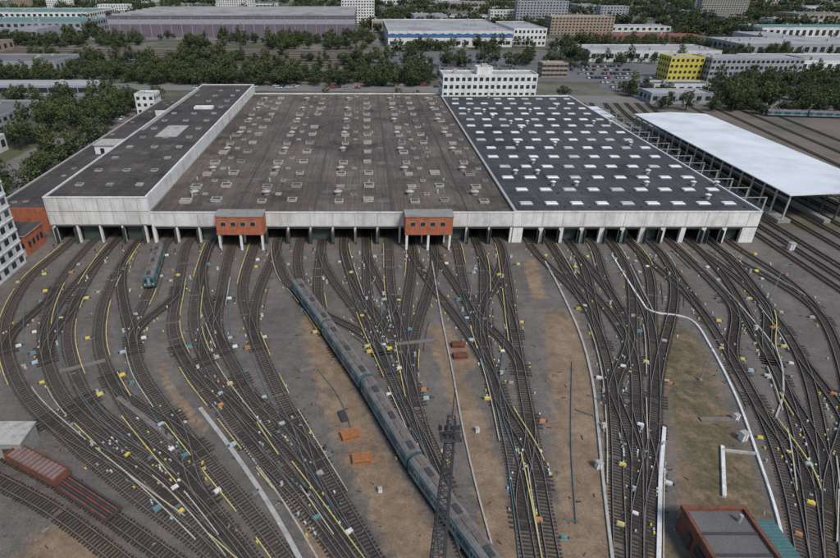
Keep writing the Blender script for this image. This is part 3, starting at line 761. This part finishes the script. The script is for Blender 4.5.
# ------------------------------------------------------------ cars
carcols=[M("car_white",(.6,.6,.6),.05,rough=.3),M("car_silver",(.32,.33,.34),.05,rough=.3),M("car_black",(.03,.03,.035),.05,rough=.3),M("car_red",(.30,.03,.03),.05,rough=.3),M("car_blue",(.04,.08,.2),.05,rough=.3)]
cars=[]
for m_ in carcols:
    b=MB(); b.hexa([(-2.2,-.85,.3),(2.2,-.85,.3),(2.2,.85,.3),(-2.2,.85,.3),(-2.15,-.8,.9),(2.1,-.8,.8),(2.1,.8,.8),(-2.15,.8,.9)],m_)
    b.hexa([(-1.9,-.78,.903),(1.1,-.78,.84),(1.1,.78,.84),(-1.9,.78,.903),(-1.3,-.62,1.42),(.35,-.62,1.42),(.35,.62,1.42),(-1.3,.62,1.42)],glass,True,m_)
    for x in (-1.35,1.35):
        for y in (-.88,.7): 
            n0=len(b.v); kk=b.m(steel_dark)
            for t in (0,.18):
                for a in range(8): b.v.append((x+.33*math.cos(a*.785),y+t,.33+.33*math.sin(a*.785)))
            b.f.append(tuple(range(n0,n0+8)));b.mi.append(kk);b.f.append(tuple(range(n0+15,n0+7,-1)));b.mi.append(kk)
            for a in range(8): b.f.append((n0+a,n0+(a+1)%8,n0+8+(a+1)%8,n0+8+a));b.mi.append(kk)
    cars.append(b.mesh("parked_car"))
cars=[cars[i] for i in (0,0,1,1,1,2,2,3,4)]
rc=random.Random(5)
def carrows(xa,xb,ya,yb,rows,p=.75):
    for r in range(rows):
        y=ya+(yb-ya)*r/max(1,rows-1); x=xa
        while x<xb:
            if rc.random()<p and not hits(x-1,x+1,y-1,y+1): inst("parked_car",rc.choice(cars),(x+rc.uniform(-.2,.2),y,.0),math.pi/2*rc.choice((1,-1))+rc.uniform(-.04,.04))
            x+=2.9
carrows(30,120,412,535,7,.4); carrows(160,205,380,470,6,.65); carrows(-140,-115,200,290,2,.2); carrows(300,400,500,560,4,.5); carrows(245,330,350,390,4,.4); carrows(190,330,565,600,3,.4)
for _ in range(34): inst("parked_car",rc.choice(cars),(rc.uniform(-300,60),rc.uniform(374,386),0),rc.uniform(-.05,.05))
# ------------------------------------------------------------ trees
def tree(seed,h=11,r=4.2,clumps=46,per=24,ls=.62):
    t=random.Random(seed); b=MB()
    b.cyl((0,0),.32,0,h*.55,bark,7,.15)
    for i in range(6):
        a=t.uniform(0,6.28); z=h*t.uniform(.28,.5); e_=(math.cos(a)*r*.6,math.sin(a)*r*.6,z+h*.22); b.beam((0,0,z),e_,.14,bark)
    for c in range(clumps):
        while True:
            p=Vector((t.uniform(-1,1),t.uniform(-1,1),t.uniform(-1,1)))
            if .25<p.length<1: break
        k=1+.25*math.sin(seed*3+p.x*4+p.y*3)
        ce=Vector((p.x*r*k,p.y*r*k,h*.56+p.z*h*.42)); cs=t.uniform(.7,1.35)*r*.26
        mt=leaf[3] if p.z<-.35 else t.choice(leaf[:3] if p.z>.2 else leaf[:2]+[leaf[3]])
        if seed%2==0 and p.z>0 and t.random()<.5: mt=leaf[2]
        for _ in range(per):
            d=Vector((t.gauss(0,1),t.gauss(0,1),t.gauss(0,.8))); d=d.normalized()*cs*t.uniform(.5,1.1); q=ce+d
            n_=Vector((t.uniform(-1,1),t.uniform(-1,1),t.uniform(.0,1.2))).normalized(); u_=n_.orthogonal().normalized(); w_=n_.cross(u_); s=ls*t.uniform(.6,1.3)
            b.quad([q+u_*s*.5,q+w_*s*.5,q-u_*s*.5,q-w_*s*.5],mt)
    return b.mesh("tree")
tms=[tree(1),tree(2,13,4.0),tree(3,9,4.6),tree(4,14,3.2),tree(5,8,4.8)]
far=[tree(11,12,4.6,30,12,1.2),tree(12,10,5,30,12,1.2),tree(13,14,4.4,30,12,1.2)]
rt=random.Random(9)
def mass(name,quads,meshes,s0=.8,s1=1.3,clump=0,th=-.08):
    pts=[]
    for Q,n in quads:
        for _ in range(n):
            a,b2=rt.random(),rt.random()
            x=(Q[0][0]*(1-a)+Q[1][0]*a)*(1-b2)+(Q[3][0]*(1-a)+Q[2][0]*a)*b2
            y=(Q[0][1]*(1-a)+Q[1][1]*a)*(1-b2)+(Q[3][1]*(1-a)+Q[2][1]*a)*b2
            if hits(x-1,x+1,y-1,y+1): continue
            if clump and noise.noise(Vector((x/clump,y/clump,3)))<th: continue
            pts.append((x,y))
    for k,me_ in enumerate(meshes):
        V=[];Fc=[]
        for x,y in pts[k::len(meshes)]:
            s=rt.uniform(s0,s1)/2; a=rt.uniform(0,6.28); n=len(V)
            for j in range(4): V.append((x+s*1.414*math.cos(a+j*math.pi/2),y+s*1.414*math.sin(a+j*math.pi/2),0))
            Fc.append((n,n+1,n+2,n+3))
        m_=bpy.data.meshes.new(name); m_.from_pydata(V,[],Fc); o=bpy.data.objects.new(name,m_); scene.collection.objects.link(o)
        o.instance_type='FACES'; o.use_instance_faces_scale=True; o.instance_faces_scale=1; o.show_instancer_for_render=False; o.show_instancer_for_viewport=False
        c_=bpy.data.objects.new("tree_crown",me_); scene.collection.objects.link(c_); c_.parent=o
def Q(*p): return [G(u,v) for u,v in p]
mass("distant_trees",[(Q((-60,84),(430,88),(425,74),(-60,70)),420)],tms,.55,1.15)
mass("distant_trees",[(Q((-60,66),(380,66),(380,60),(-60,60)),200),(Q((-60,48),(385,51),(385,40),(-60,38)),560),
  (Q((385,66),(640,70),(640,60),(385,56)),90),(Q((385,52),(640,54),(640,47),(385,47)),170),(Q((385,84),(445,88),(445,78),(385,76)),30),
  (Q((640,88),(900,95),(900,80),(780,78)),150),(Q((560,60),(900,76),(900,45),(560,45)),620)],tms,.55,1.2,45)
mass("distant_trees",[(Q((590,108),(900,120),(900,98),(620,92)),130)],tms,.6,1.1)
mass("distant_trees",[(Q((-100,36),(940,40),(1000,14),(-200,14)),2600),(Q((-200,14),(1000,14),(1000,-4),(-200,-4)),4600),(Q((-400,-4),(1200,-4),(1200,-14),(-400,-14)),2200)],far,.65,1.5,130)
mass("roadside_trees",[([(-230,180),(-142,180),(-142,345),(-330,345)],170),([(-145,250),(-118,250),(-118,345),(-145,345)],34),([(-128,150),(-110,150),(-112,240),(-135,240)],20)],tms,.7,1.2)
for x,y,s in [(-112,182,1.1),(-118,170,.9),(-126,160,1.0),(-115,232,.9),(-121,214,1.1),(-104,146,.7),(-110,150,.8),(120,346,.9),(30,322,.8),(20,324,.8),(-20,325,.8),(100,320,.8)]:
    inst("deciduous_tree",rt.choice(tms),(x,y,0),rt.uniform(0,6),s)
line("perimeter_wall",[(-20,300),(10,268),(38,248)],.3,2.2,whitewall,True)
# ------------------------------------------------------------ camera, light
cam=bpy.data.cameras.new("camera"); co=bpy.data.objects.new("camera",cam); scene.collection.objects.link(co)
co.location=(0,0,H); co.rotation_euler=(math.pi/2-math.atan(TP),0,0); cam.sensor_width=36; cam.lens=F/840*36; cam.shift_x=58/840; cam.clip_end=20000; cam.clip_start=.5
scene.camera=co
w=bpy.data.worlds.new("World"); scene.world=w; w.use_nodes=True; nt=w.node_tree
sky=nt.nodes.new("ShaderNodeTexSky"); sky.sky_type='NISHITA'; sky.sun_disc=False
el=math.radians(50); az=math.radians(150)
sky.sun_elevation=el; sky.sun_rotation=az; sky.air_density=1.2; sky.dust_density=1.8
bg=nt.nodes["Background"]; nt.links.new(sky.outputs[0],bg.inputs[0]); bg.inputs[1].default_value=.13
L=bpy.data.lights.new("sun",'SUN'); L.energy=2.5; L.angle=math.radians(12); L.color=(1,.96,.91); lo=bpy.data.objects.new("sun",L); scene.collection.objects.link(lo)
sd=Vector((math.sin(az)*math.cos(el),math.cos(az)*math.cos(el),math.sin(el)))
lo.rotation_euler=sd.to_track_quat('Z','Y').to_euler()
scene.view_settings.view_transform='Standard'; scene.view_settings.look='None'; scene.view_settings.exposure=0
print("tracks",len(tracks),"buildings",cnt)
